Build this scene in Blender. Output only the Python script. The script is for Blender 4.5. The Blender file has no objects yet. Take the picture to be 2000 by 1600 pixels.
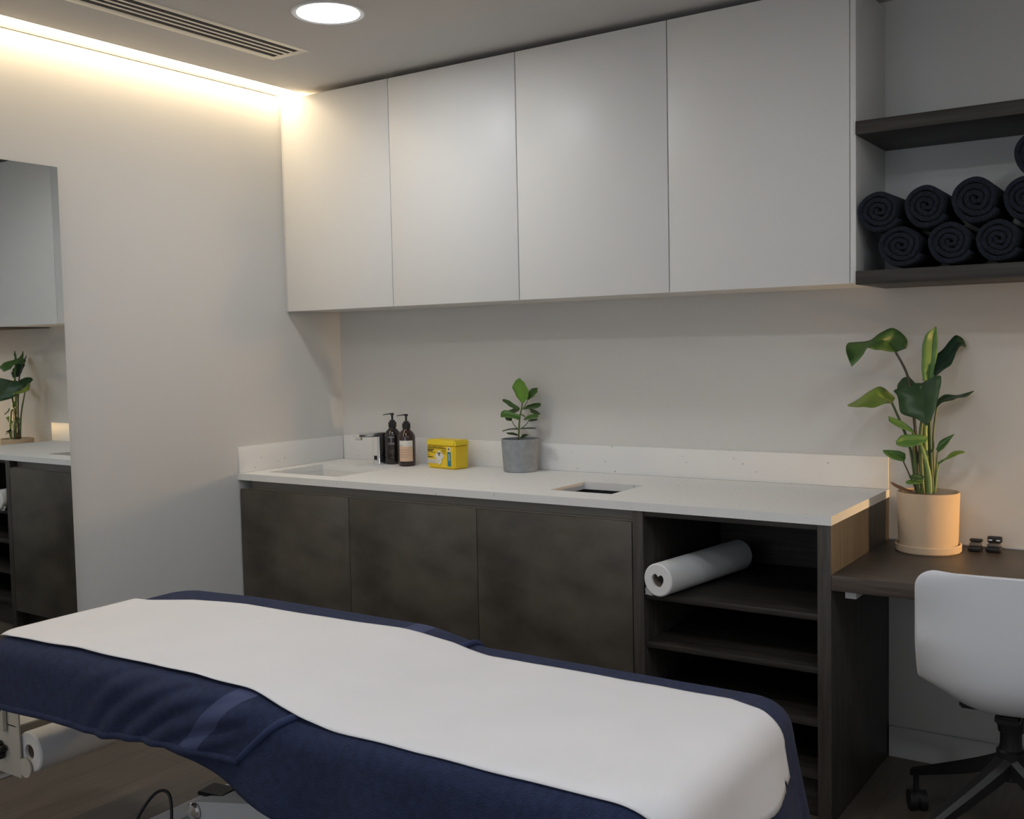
import bpy, bmesh, math, random
from mathutils import Vector, Matrix
from math import sin, cos, pi, radians
random.seed(7)
SC = bpy.context.scene
COL = SC.collection

# ------------------------------------------------------------------ camera
cam_d = bpy.data.cameras.new('camera'); cam = bpy.data.objects.new('camera', cam_d); COL.objects.link(cam)
_r = Vector((0.829822746541014, 0.5576477313179272, -0.02057224049774043))
_u = Vector((-0.016123394463694436, 0.06081087754429174, 0.9980190746289677))
_f = Vector((-0.5577940887765808, 0.8278472352603843, -0.05945342376719668))
M = Matrix(((_r.x, _u.x, -_f.x, 3.34638), (_r.y, _u.y, -_f.y, -3.57094), (_r.z, _u.z, -_f.z, 1.39637), (0, 0, 0, 1)))
cam.matrix_world = M
cam_d.sensor_width = 36.0
cam_d.lens = 2053.3158 / 2000 * 36
cam_d.clip_start = 0.05
SC.camera = cam

# ------------------------------------------------------------------ light and exposure
SC.view_settings.view_transform = 'Standard'
SC.view_settings.look = 'None'
SC.view_settings.gamma = 1
SC.view_settings.use_curve_mapping = False
SC.view_settings.exposure = 0.14
STRIP_E = 9.0
DOWN_E = 60.0
LAMP_E = 900.0
WINDOW_W = 11.0
w = bpy.data.worlds.new('world'); SC.world = w; w.use_nodes = True
w.node_tree.nodes['Background'].inputs[0].default_value = (.55, .6, .7, 1)
w.node_tree.nodes['Background'].inputs[1].default_value = 0.5

def area(name, loc, rot, sx, sy, power, col):
    l = bpy.data.lights.new(name, 'AREA'); l.shape = 'RECTANGLE'; l.size = sx; l.size_y = sy
    l.energy = power; l.color = col
    o = bpy.data.objects.new(name, l); o.location = loc; o.rotation_euler = rot; COL.objects.link(o); return o
# daylight through the window in the wall behind the camera
area('window_daylight', (2.2, -4.99, 1.5), (radians(90), 0, 0), 2.6, 1.3, WINDOW_W, (.80, .88, 1.0))

# ------------------------------------------------------------------ dimensions (metres; x right, y into the back wall, z up)
H = 2.486            # ceiling
XR = 4.3             # right wall
YF = -5.0            # wall behind the camera
CT = 0.9             # worktop top
CD = 0.633           # worktop depth
XC = 2.444           # worktop right end
DK = 0.732           # desk top

# ------------------------------------------------------------------ materials
def mat(name, col, rough=.6, metal=0, noise=None, bump=None, emit=None, spec=.5, coat=0, trans=0, ior=1.45, sheen=0, alpha=1):
    """noise=(scale, colour2, lo, hi, detail, stretch)  bump=(scale, strength, dist)"""
    m = bpy.data.materials.new(name); m.use_nodes = True
    nt = m.node_tree; N = nt.nodes; L = nt.links; b = N['Principled BSDF']
    b.inputs['Base Color'].default_value = (*col, 1)
    b.inputs['Roughness'].default_value = rough
    b.inputs['Metallic'].default_value = metal
    b.inputs['Specular IOR Level'].default_value = spec
    b.inputs['Coat Weight'].default_value = coat
    b.inputs['Transmission Weight'].default_value = trans
    b.inputs['IOR'].default_value = ior
    b.inputs['Sheen Weight'].default_value = sheen
    b.inputs['Alpha'].default_value = alpha
    if emit:
        b.inputs['Emission Color'].default_value = (*emit[0], 1); b.inputs['Emission Strength'].default_value = emit[1]
    tc = N.new('ShaderNodeTexCoord')
    def nz(scale, detail, stretch):
        mp = N.new('ShaderNodeMapping'); mp.inputs['Scale'].default_value = stretch
        L.new(tc.outputs['Object'], mp.inputs['Vector'])
        n = N.new('ShaderNodeTexNoise'); n.inputs['Scale'].default_value = scale; n.inputs['Detail'].default_value = detail
        L.new(mp.outputs[0], n.inputs['Vector']); return n
    if noise:
        sc, c2, lo, hi, det, st = noise
        n = nz(sc, det, st); r = N.new('ShaderNodeValToRGB')
        r.color_ramp.elements[0].position = lo; r.color_ramp.elements[0].color = (*col, 1)
        r.color_ramp.elements[1].position = hi; r.color_ramp.elements[1].color = (*c2, 1)
        L.new(n.outputs['Fac'], r.inputs['Fac']); L.new(r.outputs['Color'], b.inputs['Base Color'])
    if bump:
        n = nz(bump[0], 4, bump[3] if len(bump) > 3 else (1, 1, 1)); bp = N.new('ShaderNodeBump')
        bp.inputs['Strength'].default_value = bump[1]; bp.inputs['Distance'].default_value = bump[2]
        L.new(n.outputs['Fac'], bp.inputs['Height']); L.new(bp.outputs[0], b.inputs['Normal'])
    return m

def wood(name, c1, c2, axis, rough=.5, sc=6):
    st = [14, 14, 14]; st[axis] = .9
    return mat(name, c1, rough, noise=(sc, c2, .3, .72, 6, tuple(st)), bump=(sc * 2, .12, .002, tuple(st)))

def plank_mat():
    m = bpy.data.materials.new('floor_planks'); m.use_nodes = True
    nt = m.node_tree; N = nt.nodes; L = nt.links; b = N['Principled BSDF']
    tc = N.new('ShaderNodeTexCoord'); mp = N.new('ShaderNodeMapping'); mp.inputs['Rotation'].default_value = (0, 0, pi / 2)
    L.new(tc.outputs['Object'], mp.inputs['Vector'])
    br = N.new('ShaderNodeTexBrick'); br.inputs['Scale'].default_value = 1; br.inputs['Brick Width'].default_value = 1.3
    br.inputs['Row Height'].default_value = .21; br.inputs['Mortar Size'].default_value = .0015
    br.inputs['Color1'].default_value = (.115, .093, .073, 1); br.inputs['Color2'].default_value = (.145, .118, .094, 1)
    br.inputs['Mortar'].default_value = (.045, .035, .028, 1)
    L.new(mp.outputs[0], br.inputs['Vector'])
    m2 = N.new('ShaderNodeMapping'); m2.inputs['Scale'].default_value = (18, 1.2, 1); L.new(tc.outputs['Object'], m2.inputs['Vector'])
    n = N.new('ShaderNodeTexNoise'); n.inputs['Scale'].default_value = 4; n.inputs['Detail'].default_value = 8
    L.new(m2.outputs[0], n.inputs['Vector'])
    mx = N.new('ShaderNodeMix'); mx.data_type = 'RGBA'; mx.blend_type = 'MULTIPLY'; mx.inputs[0].default_value = .55
    r = N.new('ShaderNodeValToRGB'); r.color_ramp.elements[0].position = .3; r.color_ramp.elements[0].color = (.55, .55, .55, 1)
    r.color_ramp.elements[1].position = .7
    L.new(n.outputs['Fac'], r.inputs[0]); L.new(br.outputs['Color'], mx.inputs[6]); L.new(r.outputs[0], mx.inputs[7])
    L.new(mx.outputs[2], b.inputs['Base Color']); b.inputs['Roughness'].default_value = .38
    b.inputs['Specular IOR Level'].default_value = .55
    return m

def quartz_mat():
    m = mat('quartz', (.77, .77, .765), .5, spec=.12)
    nt = m.node_tree; N = nt.nodes; L = nt.links; b = N['Principled BSDF']
    tc = N.new('ShaderNodeTexCoord')
    v = N.new('ShaderNodeTexVoronoi'); v.inputs['Scale'].default_value = 42; L.new(tc.outputs['Object'], v.inputs['Vector'])
    r = N.new('ShaderNodeValToRGB'); r.color_ramp.elements[0].position = .09; r.color_ramp.elements[0].color = (.36, .34, .32, 1)
    r.color_ramp.elements[1].position = .14; r.color_ramp.elements[1].color = (.77, .77, .765, 1)
    L.new(v.outputs['Distance'], r.inputs[0])
    n = N.new('ShaderNodeTexNoise'); n.inputs['Scale'].default_value = 16; L.new(tc.outputs['Object'], n.inputs['Vector'])
    r2 = N.new('ShaderNodeValToRGB'); r2.color_ramp.elements[0].position = .51; r2.color_ramp.elements[1].position = .59
    L.new(n.outputs['Fac'], r2.inputs[0])
    mx = N.new('ShaderNodeMix'); mx.data_type = 'RGBA'; mx.inputs[6].default_value = (.77, .77, .765, 1)
    L.new(r2.outputs[0], mx.inputs[0]); L.new(r.outputs[0], mx.inputs[7]); L.new(mx.outputs[2], b.inputs['Base Color'])
    return m

M_wall = mat('wall_paint', (.645, .64, .625), .85, bump=(180, .08, .001))
M_ceil = mat('ceiling_paint', (.62, .605, .59), .9, bump=(150, .05, .001))
M_trim = mat('trim_paint', (.68, .68, .68), .5)
M_floor = plank_mat()
M_quartz = quartz_mat()
M_door = mat('white_laminate', (.75, .745, .735), .42, bump=(300, .03, .0005))
M_carc = mat('white_carcass', (.66, .65, .64), .55)
M_conc = mat('brown_concrete_laminate', (.040, .034, .027), .42, noise=(4.2, (.115, .099, .080), .32, .74, 12, (1, 1, 1.5)), bump=(60, .15, .0008))
M_rail = mat('bronze_rail', (.27, .25, .225), .4, metal=.25)
M_dwx = wood('shaded_wood_x', (.015, .012, .011), (.042, .036, .031), 0, .5)  # shade of the open shelf interior put into the wood colour
M_dwz = wood('dark_wood_z', (.034, .029, .026), (.072, .063, .055), 2, .5)
M_dwy = wood('dark_wood_y', (.034, .029, .026), (.072, .063, .055), 1, .5)
M_desk = wood('desk_wood', (.055, .043, .036), (.10, .082, .068), 0, .42)
M_mir = mat('mirror_silver', (.80, .83, .82), .01, 1)
M_medge = mat('mirror_edge', (.16, .2, .19), .2)
M_black = mat('black_plastic', (.012, .012, .013), .4)
M_void = mat('dark_void', (.006, .006, .01), .7)
M_chrome = mat('chrome', (.85, .86, .88), .18, 1)
M_steel = mat('white_steel', (.62, .63, .66), .35)
M_cream = mat('cream_steel', (.55, .52, .46), .45)
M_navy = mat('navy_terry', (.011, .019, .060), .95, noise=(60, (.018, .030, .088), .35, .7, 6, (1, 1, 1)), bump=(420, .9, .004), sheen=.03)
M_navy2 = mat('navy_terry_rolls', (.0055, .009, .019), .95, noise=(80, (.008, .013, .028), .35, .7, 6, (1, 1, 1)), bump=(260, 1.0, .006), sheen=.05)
M_hem = mat('navy_hem', (.022, .034, .095), .9, bump=(300, .5, .002))
M_band = mat('navy_woven_band', (.046, .058, .135), .8, bump=(300, .3, .001))
M_sheet = mat('white_sheet', (.735, .725, .75), .9, bump=(500, .25, .001), noise=(5, (.69, .69, .71), .3, .8, 4, (1, 1, 1)))
M_paper = mat('white_paper', (.75, .75, .76), .9, bump=(90, .2, .002))
M_core = mat('cardboard_core', (.20, .16, .13), .9, bump=(120, .5, .002))
M_shell = mat('white_shell_plastic', (.74, .755, .79), .42)
M_pot = mat('terracotta_sand_pot', (.62, .47, .32), .8, bump=(160, .15, .001))
M_gpot = mat('grey_concrete_pot', (.24, .26, .28), .8, noise=(40, (.31, .33, .35), .35, .7, 6, (1, 1, 1)), bump=(120, .3, .001))
M_soil = mat('soil', (.03, .022, .016), .95, bump=(60, .8, .01))
def leafm(n, c, c2): return mat(n, c, .42, noise=(14, c2, .35, .7, 5, (1, 1, 1)), bump=(50, .2, .001), spec=.45)
LT = [leafm('leaf_green', (.060, .130, .036), (.085, .17, .045)), leafm('leaf_fresh', (.085, .19, .045), (.12, .24, .06)),
      leafm('leaf_deep', (.026, .068, .028), (.040, .092, .036)), leafm('leaf_dark_green', (.014, .040, .022), (.022, .055, .028)),  # includes the darkest green of the leaf tones
      leafm('leaf_lime', (.17, .25, .040), (.23, .31, .06)), leafm('leaf_dry', (.20, .085, .045), (.3, .14, .08))]
M_rib = mat('leaf_rib', (.22, .33, .12), .5)
ST = [mat('stalk_olive', (.10, .135, .045), .5), mat('stalk_brown', (.075, .060, .035), .5), mat('stalk_green', (.22, .32, .10), .5),
      mat('stalk_dark', (.035, .075, .03), .5), mat('stalk_dry', (.35, .2, .12), .7)]
SL = [leafm('small_leaf_bright', (.12, .26, .03), (.16, .32, .045)), leafm('small_leaf_mid', (.060, .135, .025), (.08, .17, .035)),
      leafm('small_leaf_dark', (.040, .085, .022), (.055, .11, .03)), leafm('small_leaf_deep', (.025, .045, .018), (.035, .06, .022))]
M_bott = mat('amber_brown_glass', (.030, .012, .009), .12, coat=.6)
M_bott2 = mat('black_brown_glass', (.014, .009, .008), .14, coat=.6)
M_yel = mat('yellow_plastic', (.80, .56, .025), .45)
M_yel2 = mat('yellow_lid_plastic', (.82, .62, .03), .42)
M_teal = mat('teal_print', (.02, .20, .30), .5)
M_ink = mat('black_ink', (.05, .04, .01), .6)
M_lab = mat('white_label', (.72, .70, .66), .6)
M_lab2 = mat('peach_label', (.68, .47, .33), .6)
M_inkw = mat('pale_ink', (.30, .26, .26), .6)
M_ceram = mat('sink_composite', (.72, .72, .71), .25)
M_strip = mat('led_diffuser', (1, .9, .75), .5, emit=((1.0, .80, .52), STRIP_E))
M_lens = mat('downlight_lens', (1, 1, 1), .5, emit=((.925, .965, 1.0), DOWN_E))
M_globe = mat('lamp_globe', (1, .85, .6), .5, emit=((1.0, .62, .26), LAMP_E))
M_vent = mat('vent_cream', (.80, .76, .68), .5)
M_cord = mat('cord_black', (.01, .01, .012), .45)
M_clear = mat('clear_wrap', (.8, .8, .82), .08, alpha=.35)

# ------------------------------------------------------------------ mesh helpers
class MB:
    """collects shapes in world coordinates, then links them as one mesh object"""
    def __init__(s): s.bm = bmesh.new(); s.mats = []
    def mi(s, m):
        if m not in s.mats: s.mats.append(m)
        return s.mats.index(m)
    def box(s, x0, x1, y0, y1, z0, z1, m, bev=0.0, seg=2):
        b = bmesh.new(); bmesh.ops.create_cube(b, size=1)
        for v in b.verts:
            v.co = Vector(((x0 + x1) / 2 + v.co.x * (x1 - x0), (y0 + y1) / 2 + v.co.y * (y1 - y0), (z0 + z1) / 2 + v.co.z * (z1 - z0)))
        if bev: bmesh.ops.bevel(b, geom=list(b.edges), offset=bev, segments=seg, affect='EDGES', profile=.5, clamp_overlap=True)
        return s.add(b, m)
    def add(s, b, m, T=None):
        k = s.mi(m); vm = {}
        for v in b.verts: vm[v] = s.bm.verts.new(T @ v.co if T else v.co)
        for f in b.faces:
            try: g = s.bm.faces.new([vm[v] for v in f.verts])
            except ValueError: continue
            g.material_index = k; g.smooth = True
        b.free(); return s
    def rings(s, rings, m, close=True, cap0=False, cap1=False):
        k = s.mi(m); R = [[s.bm.verts.new(Vector(p)) for p in r] for r in rings]
        n = len(R[0])
        for a, b in zip(R, R[1:]):
            for i in range(n if close else n - 1):
                j = (i + 1) % n
                f = s.bm.faces.new((a[i], a[j], b[j], b[i])); f.material_index = k; f.smooth = True
        if cap0: f = s.bm.faces.new(list(reversed(R[0]))); f.material_index = k
        if cap1: f = s.bm.faces.new(R[-1]); f.material_index = k
        return R
    def lathe(s, c, prof, m, n=40, axis='z', cap0=True, cap1=True):
        rr = []
        for r, h in prof:
            ring = []
            for i in range(n):
                a = 2 * pi * i / n; p = (r * cos(a), r * sin(a), h)
                if axis == 'y': p = (p[0], p[2], p[1])
                if axis == 'x': p = (p[2], p[0], p[1])
                ring.append((c[0] + p[0], c[1] + p[1], c[2] + p[2]))
            rr.append(ring)
        s.rings(rr, m, True, cap0, cap1); return s
    def tube(s, pts, r, m, n=10, caps=True, r1=None):
        P = [Vector(p) for p in pts]; rr = []; up = Vector((0, 0, 1)); prev = None
        for i, p in enumerate(P):
            t = (P[min(i + 1, len(P) - 1)] - P[max(i - 1, 0)]).normalized()
            if prev is None: a = t.cross(up if abs(t.z) < .9 else Vector((1, 0, 0))).normalized()
            else: a = (prev - t * prev.dot(t)).normalized()
            prev = a; b = t.cross(a)
            q = r if r1 is None else r + (r1 - r) * i / (len(P) - 1)
            rr.append([p + a * q * cos(2 * pi * k / n) + b * q * sin(2 * pi * k / n) for k in range(n)])
        s.rings(rr, m, True, caps, caps); return s
    def grid(s, pts, m, matf=None):
        R = [[s.bm.verts.new(Vector(p)) for p in r] for r in pts]
        for i in range(len(R) - 1):
            for j in range(len(R[0]) - 1):
                f = s.bm.faces.new((R[i][j], R[i + 1][j], R[i + 1][j + 1], R[i][j + 1]))
                f.material_index = s.mi(matf(i, j) if matf else m); f.smooth = True
        return s
    def build(s, name, parent=None, at=None, solid=0, sub=0, flat=False, angle=35, soff=-1):
        me = bpy.data.meshes.new(name)
        bmesh.ops.recalc_face_normals(s.bm, faces=list(s.bm.faces)) if not solid else None
        base = Vector(at) if at else (parent_world(parent) if parent else Vector((0, 0, 0)))
        for v in s.bm.verts: v.co -= base
        s.bm.to_mesh(me); s.bm.free()
        for m in s.mats: me.materials.append(m)
        o = bpy.data.objects.new(name, me); COL.objects.link(o)
        if parent: o.parent = parent; o.location = base - parent_world(parent)
        else: o.location = base
        if sub:
            q = o.modifiers.new('sub', 'SUBSURF'); q.levels = sub; q.render_levels = sub
        if solid:
            q = o.modifiers.new('solid', 'SOLIDIFY'); q.thickness = solid; q.offset = soff
        if flat:
            for p in me.polygons: p.use_smooth = False
        else:
            me.set_sharp_from_angle(angle=radians(angle))
        return o

def parent_world(o):
    v = Vector((0, 0, 0))
    while o: v = v + Vector(o.location); o = o.parent
    return v

def tag(o, label, cat, group=None):
    o['label'] = label; o['category'] = cat
    if group: o['group'] = group
    return o
def thing(name, loc, label, cat, group=None):
    o = bpy.data.objects.new(name, None); o.location = loc; o.empty_display_size = .05; COL.objects.link(o)
    return tag(o, label, cat, group)
def struct(o): o['kind'] = 'structure'; return o
def box(name, b, m, parent=None, bev=.0015, at=None):
    q = MB().box(*b, m, bev=bev)
    if parent is None and at is None: at = ((b[0] + b[1]) / 2, (b[2] + b[3]) / 2, b[4])
    return q.build(name, parent, at)
def catmull(P, n=6):
    P = [Vector(p) for p in P]; out = []
    for i in range(len(P) - 1):
        a, b, c, d = P[max(i - 1, 0)], P[i], P[i + 1], P[min(i + 2, len(P) - 1)]
        for k in range(n):
            t = k / n
            out.append(.5 * ((2 * b) + (c - a) * t + (2 * a - 5 * b + 4 * c - d) * t * t + (3 * b - a - 3 * c + d) * t ** 3))
    out.append(P[-1]); return out
def sstep(a, b, x):
    t = max(0, min(1, (x - a) / (b - a))); return t * t * (3 - 2 * t)
def fbm(x, y=0.0, s=0.0):
    from mathutils import noise
    return noise.noise(Vector((x, y, s)))
BIG_LEAVES=[([[(2.525,-0.118,1.366),(2.499,-0.14,1.356),(2.497,-0.163,1.356)],[(2.527,-0.116,1.395),(2.478,-0.161,1.383),(2.486,-0.206,1.359)],[(2.491,-0.138,1.431),(2.469,-0.183,1.394),(2.477,-0.228,1.363)],[(2.455,-0.159,1.416),(2.452,-0.204,1.391),(2.46,-0.249,1.365)],[(2.427,-0.181,1.393),(2.435,-0.226,1.381),(2.447,-0.271,1.371)],[(2.391,-0.202,1.389),(2.415,-0.247,1.366),(2.443,-0.292,1.357)],[(2.371,-0.224,1.385),(2.403,-0.269,1.346),(2.437,-0.314,1.34)],[(2.382,-0.276,1.359),(2.393,-0.29,1.329),(2.408,-0.304,1.314)]],0),
([[(2.581,-0.146,1.265),(2.594,-0.14,1.261),(2.608,-0.134,1.269)],[(2.578,-0.147,1.311),(2.6,-0.135,1.31),(2.611,-0.123,1.302)],[(2.579,-0.142,1.375),(2.603,-0.13,1.371),(2.618,-0.118,1.348)],[(2.589,-0.137,1.409),(2.605,-0.125,1.404),(2.618,-0.113,1.393)],[(2.612,-0.124,1.431),(2.613,-0.12,1.433),(2.615,-0.116,1.43)]],1),
([[(2.602,-0.105,1.283),(2.609,-0.12,1.279),(2.616,-0.135,1.276)],[(2.6,-0.074,1.336),(2.618,-0.104,1.315),(2.635,-0.134,1.295)],[(2.619,-0.057,1.358),(2.638,-0.087,1.335),(2.657,-0.117,1.313)],[(2.634,-0.041,1.381),(2.649,-0.071,1.358),(2.664,-0.101,1.335)],[(2.652,-0.025,1.404),(2.66,-0.055,1.379),(2.668,-0.085,1.354)],[(2.673,-0.02,1.393),(2.673,-0.038,1.381),(2.675,-0.068,1.369)],[(2.684,-0.02,1.368),(2.683,-0.022,1.367),(2.682,-0.031,1.366)]],3),
([[(2.559,-0.145,1.258),(2.58,-0.17,1.258),(2.613,-0.195,1.273)],[(2.494,-0.137,1.235),(2.584,-0.187,1.237),(2.651,-0.237,1.284)],[(2.506,-0.153,1.22),(2.589,-0.203,1.215),(2.657,-0.253,1.262)],[(2.516,-0.17,1.19),(2.597,-0.22,1.19),(2.654,-0.27,1.227)],[(2.527,-0.187,1.165),(2.604,-0.237,1.169),(2.65,-0.287,1.195)],[(2.576,-0.203,1.15),(2.612,-0.253,1.149),(2.642,-0.303,1.16)],[(2.614,-0.255,1.135),(2.619,-0.27,1.134),(2.625,-0.285,1.137)]],2),
([[(2.495,-0.115,1.233),(2.516,-0.13,1.226),(2.537,-0.145,1.22)],[(2.494,-0.09,1.254),(2.524,-0.12,1.244),(2.553,-0.15,1.235)],[(2.507,-0.08,1.271),(2.532,-0.11,1.262),(2.558,-0.14,1.254)],[(2.525,-0.091,1.277),(2.528,-0.1,1.276),(2.532,-0.109,1.276)]],2),
([[(2.491,-0.118,1.208),(2.488,-0.14,1.199),(2.49,-0.163,1.194)],[(2.474,-0.115,1.225),(2.474,-0.16,1.208),(2.482,-0.205,1.196)],[(2.449,-0.135,1.246),(2.449,-0.18,1.215),(2.454,-0.225,1.184)],[(2.42,-0.155,1.231),(2.425,-0.2,1.211),(2.429,-0.245,1.187)],[(2.387,-0.175,1.204),(2.4,-0.22,1.197),(2.409,-0.265,1.187)],[(2.371,-0.227,1.191),(2.375,-0.24,1.19),(2.381,-0.253,1.189)]],4),
([[(2.607,-0.098,1.182),(2.612,-0.11,1.18),(2.617,-0.123,1.178)],[(2.611,-0.067,1.205),(2.622,-0.092,1.2),(2.632,-0.117,1.196)],[(2.629,-0.05,1.218),(2.643,-0.075,1.21),(2.657,-0.1,1.202)],[(2.658,-0.032,1.215),(2.665,-0.057,1.212),(2.672,-0.082,1.209)],[(2.685,-0.02,1.222),(2.688,-0.04,1.217),(2.693,-0.065,1.212)],[(2.707,-0.02,1.229),(2.706,-0.022,1.227),(2.706,-0.03,1.225)]],2),
([[(2.558,-0.164,1.109),(2.559,-0.17,1.106),(2.559,-0.176,1.104)],[(2.539,-0.168,1.13),(2.538,-0.18,1.122),(2.537,-0.192,1.115)],[(2.512,-0.178,1.146),(2.513,-0.19,1.136),(2.514,-0.202,1.127)],[(2.489,-0.196,1.156),(2.491,-0.2,1.149),(2.493,-0.204,1.142)]],1),
([[(2.602,-0.174,1.092),(2.602,-0.18,1.086),(2.602,-0.186,1.08)],[(2.589,-0.183,1.098),(2.589,-0.195,1.085),(2.588,-0.207,1.073)],[(2.564,-0.198,1.101),(2.567,-0.21,1.084),(2.57,-0.222,1.066)],[(2.535,-0.213,1.099),(2.54,-0.225,1.082),(2.545,-0.237,1.065)],[(2.522,-0.236,1.081),(2.524,-0.24,1.077),(2.526,-0.244,1.072)]],1),
([[(2.532,-0.154,1.034),(2.532,-0.16,1.023),(2.531,-0.166,1.012)],[(2.522,-0.158,1.042),(2.518,-0.17,1.03),(2.513,-0.182,1.017)],[(2.499,-0.168,1.047),(2.496,-0.18,1.036),(2.493,-0.192,1.025)],[(2.47,-0.186,1.048),(2.472,-0.19,1.045),(2.473,-0.194,1.043)]],1),
([[(2.616,-0.124,1.05),(2.62,-0.13,1.046),(2.625,-0.136,1.041)],[(2.624,-0.108,1.074),(2.632,-0.12,1.064),(2.64,-0.132,1.054)],[(2.643,-0.098,1.087),(2.648,-0.11,1.079),(2.652,-0.122,1.072)],[(2.664,-0.096,1.097),(2.664,-0.1,1.095),(2.663,-0.104,1.093)]],1),
([[(2.648,-0.144,1.025),(2.651,-0.15,1.024),(2.655,-0.156,1.023)],[(2.661,-0.131,1.041),(2.667,-0.143,1.036),(2.672,-0.155,1.031)],[(2.68,-0.125,1.048),(2.685,-0.137,1.044),(2.689,-0.149,1.04)],[(2.702,-0.126,1.046),(2.702,-0.13,1.044),(2.702,-0.134,1.043)]],4),
([[(2.624,-0.144,1.011),(2.627,-0.15,1.008),(2.63,-0.156,1.005)],[(2.634,-0.138,1.017),(2.638,-0.15,1.016),(2.642,-0.162,1.015)],[(2.649,-0.146,1.026),(2.651,-0.15,1.024),(2.652,-0.154,1.023)]],1),
([[(2.591,-0.174,0.969),(2.591,-0.18,0.964),(2.591,-0.186,0.959)],[(2.579,-0.181,0.976),(2.581,-0.193,0.967),(2.584,-0.205,0.959)],[(2.567,-0.195,0.978),(2.57,-0.207,0.97),(2.573,-0.219,0.962)],[(2.557,-0.216,0.972),(2.559,-0.22,0.97),(2.561,-0.224,0.967)]],2),
([[(2.59,-0.184,0.957),(2.591,-0.19,0.954),(2.593,-0.196,0.952)],[(2.574,-0.191,0.96),(2.576,-0.203,0.956),(2.579,-0.215,0.951)],[(2.559,-0.205,0.961),(2.562,-0.217,0.956),(2.564,-0.229,0.95)],[(2.549,-0.226,0.957),(2.551,-0.23,0.954),(2.553,-0.234,0.952)]],1),
([[(2.554,-0.154,0.92),(2.554,-0.16,0.919),(2.554,-0.166,0.917)],[(2.533,-0.158,0.927),(2.534,-0.17,0.924),(2.535,-0.182,0.922)],[(2.51,-0.168,0.939),(2.511,-0.18,0.936),(2.512,-0.192,0.933)],[(2.493,-0.186,0.949),(2.494,-0.19,0.948),(2.496,-0.194,0.947)]],5)]
BIG_STALKS=[([(2.562,-0.14,0.911),(2.551,-0.14,1.005),(2.536,-0.14,1.074),(2.506,-0.14,1.15),(2.486,-0.14,1.196)],0.0055,0),
([(2.568,-0.15,0.913),(2.564,-0.147,1.045),(2.554,-0.145,1.159),(2.536,-0.143,1.277),(2.497,-0.14,1.357)],0.0055,1),
([(2.595,-0.14,0.913),(2.587,-0.14,1.083),(2.59,-0.14,1.197),(2.594,-0.14,1.261)],0.009,2),
([(2.607,-0.13,0.913),(2.599,-0.13,1.082),(2.599,-0.13,1.235),(2.616,-0.13,1.28)],0.008,3),
([(2.612,-0.12,0.912),(2.607,-0.12,1.082),(2.617,-0.12,1.18)],0.004,0),
([(2.585,-0.16,0.915),(2.578,-0.162,1.084),(2.585,-0.163,1.161),(2.581,-0.165,1.251)],0.007,0),
([(2.609,-0.17,0.918),(2.606,-0.173,0.981),(2.583,-0.177,1.067),(2.56,-0.18,1.091)],0.007,2),
([(2.574,-0.16,0.915),(2.56,-0.165,1.046),(2.558,-0.17,1.105)],0.006,0),
([(2.57,-0.16,0.914),(2.546,-0.16,0.969),(2.526,-0.16,1.013)],0.003,1),
([(2.613,-0.13,0.913),(2.618,-0.13,0.988),(2.622,-0.13,1.043)],0.003,0),
([(2.618,-0.145,0.915),(2.629,-0.147,1.006),(2.652,-0.15,1.024)],0.003,2),
([(2.58,-0.18,0.918),(2.577,-0.18,0.95),(2.571,-0.18,0.968)],0.003,0),
([(2.584,-0.18,0.918),(2.59,-0.185,0.936),(2.59,-0.19,0.955)],0.003,0),
([(2.585,-0.16,0.915),(2.57,-0.16,0.917),(2.552,-0.16,0.919)],0.003,4)]
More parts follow.
